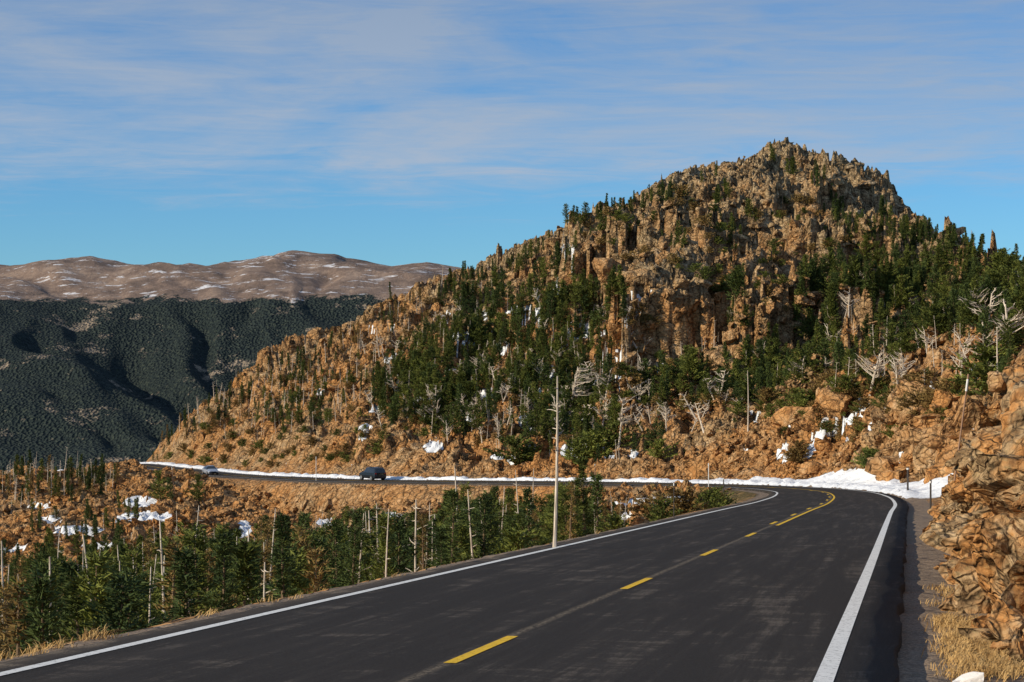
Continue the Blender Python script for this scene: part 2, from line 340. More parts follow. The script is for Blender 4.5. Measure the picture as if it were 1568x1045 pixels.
# ---------- road ----------
t=NT('asphalt',.88)
uv=t.n('ShaderNodeTexCoord').outputs['UV']; p=t.pos()
a1=t.noise(p,45,3,.8);st=t.noise(t.map(uv,(2.2,.10,1)),1,6,.75,.4);st2=t.noise(t.map(uv,(.5,.9,1)),1.3,5,.8)
c=t.ramp(a1,[(.3,(.014,.011,.009)),(.6,(.035,.029,.024)),(.78,(.085,.071,.058))])
c=t.mix(t.math('MULTIPLY',t.ramp(st,[(.45,0.0),(.75,1.0)]),.5),c,(.072,.060,.050))
c=t.mix(t.math('MULTIPLY',t.ramp(t.math('MULTIPLY',st,st2),[(.28,0.0),(.38,1.0)]),t.ramp(a1,[(.42,.08),(.6,.8)])),c,(.20,.165,.13))
sx_=t.n('ShaderNodeSeparateXYZ',{0:uv}); ux=sx_.outputs[0]
seam=t.math('ABSOLUTE',t.math('ADD',ux,t.math('MULTIPLY',t.noise(uv,.5,3),.06)))
sm=t.math('MULTIPLY',t.ramp(seam,[(.0,1.0),(.085,0.0)]),t.ramp(t.noise(t.map(uv,(4,1,1)),6,4,.8),[(.4,0.0),(.6,.8)]))
c=t.mix(sm,c,(.26,.21,.15))
t.col(c); t.bump(a1,.01,.7); M_asph=t.m
offs=np.array([-3.93,-3.9,-3.4,-1.7,0,1.7,3.4,4.02,4.05])
n=len(RC)
drop=np.array([-.22,0,0,0,0,0,0,0,-.22])
P=np.zeros((n,len(offs),3)); UV=np.zeros((n,len(offs),2))
for j,o in enumerate(offs):
    oo=o+(0.09*fbm(S/1.2,S*0+j//2,7,3) if abs(o)>3.8 else 0)
    P[:,j,:2]=RC[:,:2]+N*np.reshape(oo+np.zeros(n),(-1,1)); P[:,j,2]=RC[:,2]+drop[j]; UV[:,j,0]=o;UV[:,j,1]=S
road=build('mountain_road',P.reshape(-1,3),[(gridfaces(n,len(offs)),0)],[M_asph],True,uv=UV.reshape(-1,2))
def paint(name,c,wear):
    t=NT(name,.7); p=t.pos()
    f=t.ramp(t.noise(p,14,5,.8),[(wear,0.0),(wear+.1,1.0)])
    t.col(t.mix(f,tuple(x*.25 for x in c),t.mix(t.noise(p,3,2),tuple(x*.85 for x in c),c))); return t.m
M_w=paint('white_road_paint',(.80,.80,.78),.36);M_y=paint('yellow_road_paint',(.84,.52,.03),.36)
def strip(name,segs,off,wd,mat):
    Vs=[];Fs=[];b=0
    for s0,s1 in segs:
        k=max(2,int((s1-s0)/.8)+1); s=np.linspace(s0,s1,k)
        c=np.stack([np.interp(s,S,RC[:,i]) for i in range(3)],1);nn=np.stack([np.interp(s,S,N[:,i]) for i in range(2)],1)
        for sg in(-1,1):
            q=c.copy();q[:,:2]+=nn*(off+sg*wd/2); q[:,2]+=.006; Vs.append(q)
        i=np.arange(k-1); Fs.append(np.stack([b+i,b+k+i,b+k+i+1,b+i+1],1)); b+=2*k
    return build(name,np.concatenate(Vs),[(np.concatenate(Fs),0)],[mat])
kids=[strip('edge_line_left',[(0,S[-1]-1)],-3.45,.13,M_w),strip('edge_line_right',[(0,S[-1]-1)],3.42,.17,M_w)]
s0=s_at_y(19.3); sol=s_at_y(66)
kids.append(strip('centre_dashes',[(s0-12.2*3+12.2*k,s0-12.2*3+12.2*k+3.2) for k in range(7)],0,.12,M_y))
kids.append(strip('centre_solid',[(sol,S[-1]-5)],.14,.11,M_y))
kids.append(strip('centre_dashes_bend',[(s0+12.2*k,s0+12.2*k+3.2) for k in range(4,36)],-.14,.11,M_y))
for k in kids: k.parent=road
# ---------- rocks ----------
def rock_mesh(name,seed,sub,mat,sc=(1,1,1),nz=.05):
    bm=bmesh.new(); bmesh.ops.create_icosphere(bm,subdivisions=sub,radius=1)
    P=np.array([v.co[:] for v in bm.verts]); r=np.random.default_rng(seed)
    pl=[]
    for ax in range(3):
        for sg in(-1,1):
            v_=r.normal(size=3)*.34; v_[ax]+=sg; pl.append((v_/np.linalg.norm(v_),r.uniform(.38,.68)))
    for _ in range(9):
        n_=r.normal(size=3); pl.append((n_/np.linalg.norm(n_),r.uniform(.48,.8)))
    for n_,d in pl:
        q=P@n_; m=q>d; P[m]-=np.outer((q[m]-d)*.96,n_)
    f,_=facet3(P[:,0]*2.6+seed,P[:,1]*2.6,P[:,2]*2.6,seed+5); P*=(1+nz*3.2*f)[:,None]
    P+=r.normal(size=P.shape)*nz*.10
    P*=np.array(sc)*1.25
    Fa=np.array([[v.index for v in f.verts] for f in bm.faces]); bm.free()
    return build(name,P,[(Fa,0)],[mat],False,link=False)
def mkcoll(name,obs):
    c=bpy.data.collections.new(name)
    for o in obs: c.objects.link(o)
    return c
r_=np.random.default_rng(3)
rocks=mkcoll('rock_shapes',[rock_mesh('rock_shape_%02d'%i,i+1,3,M_rock,(1.1,r_.uniform(.5,1),r_.uniform(.35,.85)),.07) for i in range(12)])
def scatter(name,P,idx,rot,scl,coll):
    me=bpy.data.meshes.new(name); me.vertices.add(len(P)); me.vertices.foreach_set('co',np.asarray(P,np.float32).ravel())
    a=me.attributes.new('idx','INT','POINT'); a.data.foreach_set('value',np.asarray(idx,np.int32))
    a=me.attributes.new('rot','FLOAT_VECTOR','POINT'); a.data.foreach_set('vector',np.asarray(rot,np.float32).ravel())
    a=me.attributes.new('scl','FLOAT_VECTOR','POINT'); a.data.foreach_set('vector',np.asarray(scl,np.float32).ravel())
    ob=bpy.data.objects.new(name,me); scene.collection.objects.link(ob)
    g=bpy.data.node_groups.new(name+'_instancing','GeometryNodeTree')
    g.interface.new_socket('Geometry',in_out='INPUT',socket_type='NodeSocketGeometry');g.interface.new_socket('Geometry',in_out='OUTPUT',socket_type='NodeSocketGeometry')
    gi=g.nodes.new('NodeGroupInput');go=g.nodes.new('NodeGroupOutput');ip=g.nodes.new('GeometryNodeInstanceOnPoints');ci=g.nodes.new('GeometryNodeCollectionInfo')
    ci.inputs['Collection'].default_value=coll;ci.inputs['Separate Children'].default_value=True;ci.inputs['Reset Children'].default_value=True
    ip.inputs['Pick Instance'].default_value=True
    g.links.new(gi.outputs[0],ip.inputs['Points']);g.links.new(ci.outputs[0],ip.inputs['Instance'])
    for nm,ty,sk_ in (('idx','INT','Instance Index'),('rot','FLOAT_VECTOR','Rotation'),('scl','FLOAT_VECTOR','Scale')):
        na=g.nodes.new('GeometryNodeInputNamedAttribute');na.data_type=ty;na.inputs['Name'].default_value=nm
        g.links.new([o for o in na.outputs if o.enabled][0],ip.inputs[sk_])
    g.links.new(ip.outputs[0],go.inputs[0])
    m=ob.modifiers.new('instancing','NODES');m.node_group=g
    return ob
uu=rng.uniform(180,1568,6500);vv=rng.uniform(200,860,6500)
hp=hit(uu,vv); hp=hp[~np.isnan(hp[:,0])]; hp=hp[hp[:,1]>100]
hp2=hit(rng.uniform(0,700,2800),rng.uniform(728,850,2800)); hp2=hp2[~np.isnan(hp2[:,0])]; hp=np.r_[hp,hp2[hp2[:,1]>170]]
hp2=hit(rng.uniform(1100,1500,2000),rng.uniform(560,745,2000)); hp2=hp2[~np.isnan(hp2[:,0])]; hp=np.r_[hp,hp2[hp2[:,1]>80]]
wxy=np.stack([rng.uniform(-100,120,2500),rng.uniform(110,480,2500)],1); hp=np.r_[hp,np.c_[wxy,hz(wxy[:,0],wxy[:,1])]]
dd=hz(hp[:,0],hp[:,1],D); hp=hp[(dd>7.2)]
ln=hz(hp[:,0],hp[:,1],snow); hp=hp[(ln<.45)]
size=np.clip(rng.lognormal(-1.05,.7,len(hp)),.15,2.2)*np.where(hz(hp[:,0],hp[:,1],Zb)<-10,.75,1.0)
hp[:,2]-=size*.22
scatter('boulder_field',hp,rng.integers(0,12,len(hp)),rng.uniform(-.45,.45,(len(hp),3))*np.array([1,1,12]),size[:,None]*rng.uniform(.6,1.5,(len(hp),3)),rocks)
m=np.argwhere((cr>1.0)&(X<110)); sel=m[rng.integers(0,len(m),1000)]
cx=gx[sel[:,1]]+rng.uniform(-1,1,len(sel));cy=gy[sel[:,0]]-rng.uniform(0,1.2,len(sel)); cz_=hz(cx,cy)
sz=np.clip(rng.lognormal(.3,.45,len(sel)),.7,3.6)
scatter('rock_crags',np.stack([cx,cy,cz_-sz*.8],1),rng.integers(0,12,len(sel)),np.stack([rng.uniform(-.12,.12,len(sel))+.14,rng.uniform(-.12,.12,len(sel))-.1,rng.normal(.5,.25,len(sel))],1),np.stack([sz*1.05,sz*.9,sz*rng.uniform(.8,1.5,len(sel))],1),rocks)
# near roadside rock face: fractured bedrock plus jammed blocks
ys=np.arange(19,92,.08); ts=np.arange(0,9,.08)
YY,TT=np.meshgrid(ys,ts,indexing='ij')
HFY=[19,21,23,26,32,45,52,56,60,66,75,92];HFH=[.1,.3,.8,2.2,3.0,3.2,2.6,1.7,1.0,.9,1.2,.6]
def face(y,t_):
    cxr=np.interp(y,RC[:,1][:400],RC[:,0][:400])
    Hf=np.interp(y,HFY,HFH)*(1+.25*fbm(y/2.5,y*0,3,3))
    foot=5.4+.3*fbm(y/3,y*0,8,3)+np.interp(y,[19,22,30,50,70,92],[1.0,.3,-.2,.1,.6,1.4])
    up=np.minimum(t_,Hf); over=np.maximum(t_-Hf,0)
    return cxr+foot+up*.42+over*.9, zp(y)-.35+up*1.0+over*.25
bx,bz=face(YY,TT)
n1,_=facet3(bx/1.7,YY/2.1+bz*.2,bz/1.0,201,2.2);n2,_=facet3(bx/.7+3,YY/.85,bz/.42,211,2.0)
nn=.7*n1+.3*n2
fade=ss(TT,0,.5)
V=np.stack([bx-nn*.9*fade+.15,YY-.12*n2,bz+nn*.4*fade],-1)
build('rock_outcrop',V.reshape(-1,3),[(gridfaces(*YY.shape),0)],[M_rocknear],False)
nearrocks=mkcoll('near_rock_shapes',[rock_mesh('near_rock_shape_%02d'%i,i+41,4,M_rocknear,(1.15,r_.uniform(.6,1),r_.uniform(.32,.7)),.07) for i in range(8)])
k=1200; fy_=rng.uniform(22.5,90,k); ft=rng.uniform(.0,6.5,k); fx_,fz_=face(fy_,ft)
q1,_=facet3(fx_/1.7,fy_/2.1+fz_*.2,fz_/1.0,201,2.2)
sz=np.clip(rng.lognormal(-1.05,.6,k),.1,1.1)*np.interp(fy_,[22,27],[.5,1])
scatter('outcrop_blocks',np.stack([fx_-.6*q1+sz*.35,fy_,fz_+.28*q1-.05],1),rng.integers(0,8,k),np.stack([rng.normal(.2,.12,k),rng.normal(-.4,.12,k),rng.normal(.35,.2,k)+rng.integers(0,2,k)*3.14],1),sz[:,None]*np.stack([rng.uniform(.8,1.2,k),rng.uniform(.9,1.9,k),rng.uniform(.7,1.3,k)],1),nearrocks)
k=300; yy=rng.uniform(20,95,k); off=5.0+np.abs(rng.normal(0,.5,k))+.2
xx=np.interp(yy,RC[:400,1],RC[:400,0])+off; sz=np.clip(rng.lognormal(-2.3,.7,k),.03,.4)
scatter('fallen_rocks',np.stack([xx,yy,zp(yy)-.12+np.maximum(off-5.8,0)*.6],1),rng.integers(0,8,k),rng.uniform(0,6,(k,3)),np.repeat(sz[:,None],3,1),nearrocks)
hp=hit(rng.uniform(890,1120,420),rng.uniform(745,835,420)); hp=hp[~np.isnan(hp[:,0])]; hp=hp[hz(hp[:,0],hp[:,1],D)>4.9]; hp=hp[hz(hp[:,0],hp[:,1],snow)<.45]
sz=rng.uniform(.12,.7,len(hp)); scatter('shoulder_rocks',hp,rng.integers(0,8,len(hp)),rng.uniform(0,6,(len(hp),3)),np.repeat(sz[:,None],3,1),nearrocks)
wr=rock_mesh('white_boulder',77,4,simple('white_quartz_rock',(.72,.70,.68),.8),(1.2,.8,.7),.05); scene.collection.objects.link(wr)
wr.location=W(1487,1042,19.6); wr.scale=(.14,.14,.14)
# ---------- trees ----------
def conifer(name,seed,H=5.,R=1.1,needle=0,shape='spruce',sparse=1.0,per=4,tw=.055,tl=(.16,.32)):
    r=random.Random(seed); V=[];Ft=[];Fb=[]
    k=7; rings=7; lean=(r.uniform(-.04,.04),r.uniform(-.04,.04)); tr=.02*H
    for i in range(rings):
        z=H*i/(rings-1)*.98; rad=tr*(1-i/(rings-1)*.93)
        for j in range(k):
            a=j/k*6.283; V.append((lean[0]*z+rad*math.cos(a),lean[1]*z+rad*math.sin(a),z-.3))
    for i in range(rings-1):
        for j in range(k): Fb.append((i*k+j,i*k+(j+1)%k,(i+1)*k+(j+1)%k,(i+1)*k+j))
    nb=int(H*24*sparse)
    asym=r.uniform(0,6.28); gaps=[(r.uniform(.1,.9),r.uniform(0,6.28)) for _ in range(7)]
    for b in range(nb):
        f=(b+r.random())/nb; f0=.10 if shape!='bush' else .0
        z=H*(f0+(1-f0)*f**.95); a=b*2.4+r.uniform(-.5,.5)
        if shape=='spruce': L=R*(1-f)**.8*r.uniform(.45,1.2)+.10
        elif shape=='pine': L=R*(math.sin(min(1,(1-f)*1.25+.05)*1.75)**.8)*r.uniform(.4,1.25)+.08
        else: L=R*math.sqrt(max(0,1-f*f))*r.uniform(.6,1.15)+.1
        L*=1+.25*math.cos(a-asym)
        for gz,ga in gaps:
            if abs(f-gz)<.06 and math.cos(a-ga)>.2: L*=.3
        if r.random()<.08: continue
        rise=(.15 if shape=='spruce' else .5)+r.uniform(-.2,.3)-(1-f)*.25
        dx,dy=math.cos(a),math.sin(a)
        base=(lean[0]*z,lean[1]*z,z-.3)
        n_t=max(3,int(L/.12))
        i0=len(V); tip=(base[0]+dx*L*.95,base[1]+dy*L*.95,base[2]+rise*L*.8)
        V+= [(base[0]-dy*.02,base[1]+dx*.02,base[2]),(base[0]+dy*.02,base[1]-dx*.02,base[2]),tip]
        Ft.append((i0,i0+1,i0+2,1))
        for q in range(n_t):
            s=(q+.6)/n_t
            if s<.25 and r.random()<.5: continue
            px=base[0]+dx*L*s;py=base[1]+dy*L*s;pz=base[2]+rise*L*s*.8+(s*s*.15 if shape!='spruce' else -.05*s)
            wd=.07+.20*(1-s)*L*.5
            for _ in range(per):
                ox=px+r.uniform(-wd,wd);oy=py+r.uniform(-wd,wd);oz=pz+r.uniform(-.08,.08)
                l=r.uniform(*tl); ax=dx*.9+r.uniform(-.8,.8);ay=dy*.9+r.uniform(-.8,.8);az=r.uniform(-.15,1.1)
                m_=math.sqrt(ax*ax+ay*ay+az*az);ax/=m_;ay/=m_;az/=m_
                sx,sy,sz_=r.uniform(-1,1),r.uniform(-1,1),r.uniform(-1,1)
                cx_,cy_,cz2=ay*sz_-az*sy,az*sx-ax*sz_,ax*sy-ay*sx; m_=math.sqrt(cx_**2+cy_**2+cz2**2)+1e-6; w_=tw/m_
                i0=len(V); V+= [(ox-cx_*w_,oy-cy_*w_,oz-cz2*w_),(ox+cx_*w_,oy+cy_*w_,oz+cz2*w_),(ox+ax*l,oy+ay*l,oz+az*l)]
                Ft.append((i0,i0+1,i0+2,0))
    Ft=np.array(Ft)
    return build(name,np.array(V),[(Fb,1),(Ft[Ft[:,3]==0][:,:3],0),(Ft[Ft[:,3]==1][:,:3],1)],[M_needle[needle],M_bark],False,link=False)
def snag(name,seed,H=5.,nbr=10,rad=.07,spread=1.,fmin=.25,lift=(-.2,.6),wind=0.,lean=.05,thick=.3):
    r=random.Random(seed); V=[];Fb=[]
    def tube(p0,p1,r0,r1,seg=5,bend=.06):
        n=4; b=len(V); L=math.dist(p0,p1); off=[r.uniform(-1,1)*bend*L for _ in range(3)]
        d=Vector(p1)-Vector(p0); qx=d.orthogonal().normalized(); qy=d.normalized().cross(qx)
        for i in range(n+1):
            t_=i/n; c=Vector(p0)+d*t_+Vector(off)*math.sin(t_*3.14)*.6; rr=r0+(r1-r0)*t_
            for j in range(seg):
                a=j/seg*6.283; V.append(tuple(c+qx*math.cos(a)*rr+qy*math.sin(a)*rr))
        for i in range(n):
            for j in range(seg): Fb.append((b+i*seg+j,b+i*seg+(j+1)%seg,b+(i+1)*seg+(j+1)%seg,b+(i+1)*seg+j))
    tip=(r.uniform(-lean,lean)*H,r.uniform(-lean,lean)*H,H)
    tube((0,0,-.4),tip,rad,rad*.3,7,.02)
    for i in range(nbr):
        f=r.uniform(fmin,.98); a=r.uniform(0,6.28); L=r.uniform(.25,.9)*(1.15-f*.7)*spread
        p0=(tip[0]*f,tip[1]*f,H*f); p1=(p0[0]+math.cos(a)*L+wind*L,p0[1]+math.sin(a)*L,p0[2]+L*r.uniform(*lift))
        tube(p0,p1,rad*thick,rad*.1,4,.16)
        if L>.4:
            for _ in range(5 if spread>2 else 3):
                g=r.uniform(.3,.95);q=Vector(p0).lerp(Vector(p1),g); a2=a+r.uniform(-1,1)
                tube(tuple(q),(q.x+math.cos(a2)*L*.4+wind*L*.3,q.y+math.sin(a2)*L*.4,q.z+L*r.uniform(0,.4)),rad*thick*.5,rad*.07,3,.15)
    return build(name,np.array(V),[(Fb,0)],[M_dead],False,link=False)
fol=[conifer('pine_shape_00',1,5,.85,0),conifer('pine_shape_01',2,5,.75,1),conifer('pine_shape_02',3,5,1.0,0,'pine'),conifer('pine_shape_03',4,5,.9,1,'pine'),
     conifer('pine_shape_04',5,5,.55,1),conifer('pine_shape_05',6,4.6,1.3,0,'pine'),conifer('pine_shape_06',7,5,.7,0),conifer('pine_shape_07',8,1.8,1.5,0,'bush',1.5),
     conifer('pine_shape_08',9,1.5,1.3,2,'bush',1.4),snag('pine_shape_09',10,5,10,.09,1.2),snag('pine_shape_10',11,5,16,.09,1.3),snag('pine_shape_11',12,5,3,.06),conifer('pine_shape_12',13,5,.6,2,'spruce',.6),
     snag('pine_shape_13',14,4,16,.14,2.1,.35,(.2,1.2),.3,.25,.45),snag('pine_shape_14',15,3.4,12,.14,1.8,.3,(.1,1.),-.3,.4,.5)]
nearfol=[conifer('near_pine_%d'%i,80+i,5,R,nd,sh,1.0,10,.022,(.10,.22)) for i,(R,nd,sh) in enumerate([(.85,0,'spruce'),(.75,1,'spruce'),(.95,0,'pine'),(.8,1,'pine'),(.6,0,'spruce'),(.7,0,'pine')])]
nearfol.append(conifer('near_pine_6',90,5,.6,2,'spruce',.6,7,.02,(.1,.2)))
nearsn=[snag('near_snag_%d'%i,95+i,5,nb_,.055,.8,lean=.03) for i,nb_ in enumerate([10,18,4,22])]
forest=mkcoll('pine_shapes',fol)
TP=[];TI=[];TS=[]
def plant(u,v,h,kind):
    hp=hit(u,v); ok=~np.isnan(hp[:,0]); ok[ok]&=(hz(hp[ok,0],hp[ok,1],D)>7.2)
    for p,hh_,k_ in zip(hp[ok],np.broadcast_to(h,len(hp))[ok],np.broadcast_to(kind,len(hp))[ok]):
        TP.append(p);TI.append(int(k_));TS.append(hh_)
G=[0,1,2,3,4,5,6]
def blob(u,v,ru,rv,n_,h0=2.6,h1=5,kinds=G):
    a=rng.uniform(0,6.28,n_);r=np.sqrt(rng.uniform(0,1,n_)); plant(u+ru*r*np.cos(a),v+rv*r*np.sin(a),rng.uniform(h0,h1,n_),rng.choice(kinds,n_))
for a in [(720,570,120,60,190),(640,615,75,45,85),(860,600,80,60,120),(680,645,90,30,55),(900,500,70,50,80),(780,500,90,50,75),(840,420,50,30,22),(725,455,50,30,30),(1080,608,120,26,75),(1190,575,55,30,50),(1250,490,32,65,60),
          (1350,430,80,50,100),(1440,470,100,60,140),(1520,500,60,60,80),(1545,440,25,30,20),(1390,520,70,30,44),(1130,530,12,30,8),(860,660,90,20,36),(1300,560,80,25,30)]: blob(*a,1.9,4.6)
for a in [(1102,318,14,24,9),(1150,347,10,10,4),(1185,245,8,6,2),(1250,282,12,12,6),(1278,330,16,18,9),(1212,268,12,6,4),(1290,345,8,10,4),(1355,350,18,20,10),(1395,375,20,25,14),(1120,370,20,12,6),(1040,385,18,10,5),(1010,320,20,10,5),(930,345,25,10,8),(880,355,20,10,6),(1470,400,30,20,10)]: blob(*a,2.0,4.0,[0,1,2,4,6])
blob(1000,350,120,60,60,.6,1.6,[7,8,3]);blob(1200,400,170,90,80,.5,1.5,[7,8,7,7]);blob(780,560,250,130,260,.5,1.4,[7,8,8,12]);blob(1150,600,220,40,160,.6,1.6,[7,8,7]);blob(500,640,200,60,140,.5,1.3,[7,8,12]);blob(1280,640,180,40,70,.4,1.1,[7,8]);blob(1380,610,120,25,40,.7,1.5,[7,8,3])
blob(400,700,180,16,40,.6,1.5,[7,8]);blob(450,640,60,25,24,2,3.2);blob(520,600,90,50,36,1.6,3);blob(420,610,80,40,24,1.6,3,[0,1,12,4])
SKu=[s[0] for s in SKY];SKv=[s[1] for s in SKY]
def skyl(a,b,n_,h0,h1,kinds,dv=16):
    u=rng.uniform(a,b,n_); plant(u,np.interp(u,SKu,SKv)+rng.uniform(1,dv,n_),rng.uniform(h0,h1,n_),rng.choice(kinds,n_))
skyl(680,1100,70,1.0,3.0,[0,1,4,6,9,12]);skyl(230,760,170,1.2,4.0,[4,9,10,11,12,12,4,1],45);skyl(1380,1568,34,2.,4.4,[0,1,4],20)
blob(760,570,230,110,230,1.4,3.8,[9,10,11,9,13,11,14]);blob(400,620,150,60,130,1.4,3.6,[9,10,11]);blob(1300,560,260,60,80,1.6,4.0,[9,11,10,13]);blob(740,630,220,60,50,1.6,3.4,[13,14]);blob(1000,640,160,30,22,1.6,3.4,[13,14])
blob(70,748,110,24,90,2.2,3.8,[0,1,4,12,9,10,11]);blob(150,735,40,12,14,2.,3.4,[1,4,9]);blob(110,800,120,30,26,1.5,2.6,[0,1,4,9,2])
blob(300,880,320,26,120,2.2,3.6,[0,1,2,3,4,6,9,12])
gxy=np.stack([rng.uniform(-45,12,700),rng.uniform(34,175,700)],1)
for x_,y_ in gxy:
    if x_>np.interp(y_,RC[:400,1],RC[:400,0])-5.2: continue
    TP.append(np.array([x_,y_,float(hz(np.array([x_]),np.array([y_]))[0])]));TI.append(int(rng.choice([7,7,8])));TS.append(rng.uniform(.5,1.3))
blob(1330,716,18,5,6,1.2,1.8,[7]);blob(1530,590,16,18,10,1.5,2.6,[7,3]);blob(1220,712,10,4,4,1,1.6,[8])
blob(880,690,160,22,40,1.5,3.4,[0,1,3,7,9,10])
TP=np.array(TP);TI=np.array(TI);TS=np.array(TS)
Hs=np.array([5,5,5,5,5,4.6,5,1.8,1.5,5,5,5,5,4,3.4])
sc=TS/Hs[TI]; k=len(TP)
wf=rng.uniform(.85,1.3,k)
scatter('pine_forest',TP,TI,np.stack([rng.normal(0,.06,k),rng.normal(0,.06,k),rng.uniform(0,6.28,k)],1),np.stack([sc*wf,sc*wf,sc],1),forest)
def limit(u): return np.interp(u,[-50,0,150,300,450,640,700,880,960,1000],[845,845,820,795,768,765,735,730,775,800])
cnt=0;tries=0;placed=[]
def near_obj(x,y,h,me,nm,H0=5.,wmul=1.):
    o=bpy.data.objects.new(nm,me); scene.collection.objects.link(o)
    s=h/H0; w_=s*random.uniform(.85,1.15)*wmul; o.scale=(w_,w_,s); o.rotation_euler=(random.gauss(0,.05),random.gauss(0,.05),random.uniform(0,6.28))
    o.location=(x,y,float(hz(np.array([x]),np.array([y]))[0])); return o
while cnt<740 and tries<60000:
    tries+=1
    y=random.uniform(34,168); x=random.uniform(-46,22)
    a=np.array([x]);b=np.array([y]); u=CU+F*x/y
    if u<-60 or u>960: continue
    d_=hz(a,b,D)[0]; sd=hz(a,b,SD)[0]
    if d_<5.4 or (d_<17 and sd>0): continue
    if x>np.interp(y,RC[:400,1],RC[:400,0]): continue
    z=hz(a,b)[0]; vb=CV-F*z/y
    dead=random.random()<.22
    lim=limit(u)+(random.uniform(-25,50) if dead else random.uniform(0,60))
    h=min((vb-lim)/F*y,random.uniform(3.8,6.6))
    if h<1.7: continue
    if any((x-p)**2+(y-q)**2<(.85 if y<90 else 1.15)**2 for p,q in placed): continue
    placed.append((x,y))
    if dead: near_obj(x,y,h,random.choice(nearsn).data,'dead_tree')
    else: near_obj(x,y,h,random.choice(nearfol if random.random()<.9 else nearfol[6:]).data,'pine_tree',5.,1.1)
    cnt+=1
print('near trees',cnt,'forest',k)
def at(u,v): return hit([u],[v])[0]
for u,v,h,ki in [(245,768,4.4,5),(303,770,4.0,5),(262,770,3.2,3)]:
    p=at(u,v); near_obj(p[0],p[1],h,fol[ki].data,'pine_tree',Hs[ki],1.1)
for u,y,vt,ki in [(897,75,690,0),(915,82,715,1),(870,66,745,2),(880,70,725,4)]:
    x=(u-CU)/F*y; z0=hz(np.array([x]),np.array([y*1.]))[0]; near_obj(x,y,-(vt-CV)/F*y-z0,nearfol[ki].data,'pine_tree',5.,1.2)
def place_snag(u,v,H,seed,nb,rad,spread,ry=0,**kw):
    p=at(u,v)
    o=snag('dead_tree',seed,H,nb,rad,spread,**kw); scene.collection.objects.link(o)
    o.location=p; o.rotation_euler=(0,ry,0); return o
place_snag(848,849,3.9,61,10,.05,.5,.02,fmin=.5,lean=.01)
place_snag(947,688,6.0,62,30,.17,2.6,.05,fmin=.35,lift=(.3,1.2),wind=.3,thick=.4)
place_snag(872,632,6.0,65,34,.17,2.6,.2,fmin=.3,lift=(.2,1.0),wind=.9,thick=.4)
place_snag(905,640,5.0,75,24,.15,2.2,.3,fmin=.3,lift=(.2,1.0),wind=.7,thick=.4)
place_snag(1145,665,7,63,3,.10,.6)
place_snag(1068,648,3.8,64,18,.15,1.8,-.5,lift=(0,.8),thick=.45)
place_snag(665,650,4.5,67,22,.12,1.8,.1);place_snag(720,640,4.2,68,18,.12,1.5,.35);place_snag(742,560,4,69,14,.1,1.2,.1);place_snag(1560,480,5.5,70,24,.15,2.2,.25)
# ---------- dry grass ----------
t=NT('dry_grass_blades',.8); t.col(t.ramp(t.noise(t.pos(),6,3),[(.3,(.30,.17,.06)),(.7,(.68,.46,.20))])); M_grass=t.m
bl=[]
def grass(u0,u1,v0,v1,clumps,per,h):
    hp=hit(rng.uniform(u0,u1,clumps),rng.uniform(v0,v1,clumps))
    for p in hp:
        if np.isnan(p[0]) : continue
        if hz(p[:1],p[1:2],D)[0]<4.5: continue
        for _ in range(per):
            q=p+np.array([rng.normal(0,.08),rng.normal(0,.08),-.02]); q[2]=hz(q[:1],q[1:2])[0]-.01
            l=h*rng.uniform(.5,1.2); d=rng.normal(0,.6,2)*l+np.array([.3,0])*l; w_=rng.normal(0,1,2);w_/=np.linalg.norm(w_);w_*=.005
            m=q+np.array([d[0]*.35,d[1]*.35,l*.5]);e=q+np.array([d[0],d[1],l*.65])
            bl.append([q-[*w_,0],q+[*w_,0],m+[*(w_*.8),0],m-[*(w_*.8),0],e])
grass(1345,1568,955,1045,380,24,.20);grass(0,290,965,1035,110,20,.18);grass(290,700,880,955,60,16,.14);grass(1380,1460,900,960,40,20,.16);grass(870,1010,790,850,50,16,.2)
bl=np.array(bl); nb=len(bl); i=np.arange(nb)[:,None]*5
build('dry_grass',bl.reshape(-1,3),[(i+np.array([[0,1,2,3]]),0),(i+np.array([[3,2,4]]),0)],[M_grass])
# ---------- poles ----------
M_pole=simple('weathered_pole_wood',(.33,.20,.13),.8); M_pw=simple('white_reflector_paint',(.75,.75,.72),.5); M_pd=simple('dark_steel_post',(.06,.05,.045),.5)
def cyl(name,r,z0,z1,mat,par,seg=8,taper=1.):
    bm=bmesh.new(); bmesh.ops.create_cone(bm,cap_ends=True,segments=seg,radius1=r,radius2=r*taper,depth=z1-z0)
    bmesh.ops.translate(bm,verts=bm.verts,vec=(0,0,(z0+z1)/2)); me=bpy.data.meshes.new(name); bm.to_mesh(me);bm.free(); me.materials.append(mat)
    o=bpy.data.objects.new(name,me);scene.collection.objects.link(o);o.parent=par;return o
def pole(u,v,H,mat,r=.035,ry=0,rx=0,xyz=None,name='snow_marker_pole'):
    p=at(u,v) if xyz is None else xyz
    e=bpy.data.objects.new(name,None);scene.collection.objects.link(e);e.location=p;e.rotation_euler=(rx,ry,0)
    cyl('pole_shaft',r,-.3,H*.9,mat,e,8,.85);cyl('reflector_band',r*1.25,H*.9,H*.97,M_pw,e);cyl('pole_cap',r,H*.97,H,mat,e)
pole(1085,757,2.5,M_pw,.04);pole(1032,795,1.35,M_pd,.02);pole(1108,757,1.3,M_pd,.05);pole(1390,752,1.5,M_pd,.07);pole(1425,782,1.4,M_pd,.05)
def along(y,off):
    k=np.argmax(RC[:,1]>=y); q=RC[k].copy(); q[:2]+=N[k]*off; return q
pole(0,0,4.1,M_pole,.022,.13,0,along(52,5.0));pole(484,738,3.4,M_pw,.04)
pole(268,765,4.5,M_pole,.05,-.1)
for y,o in [(250,6),(300,6),(330,6),(372,6),(395,-5)]: pole(0,0,2.0,M_pole,.04,0,0,along(y,o))
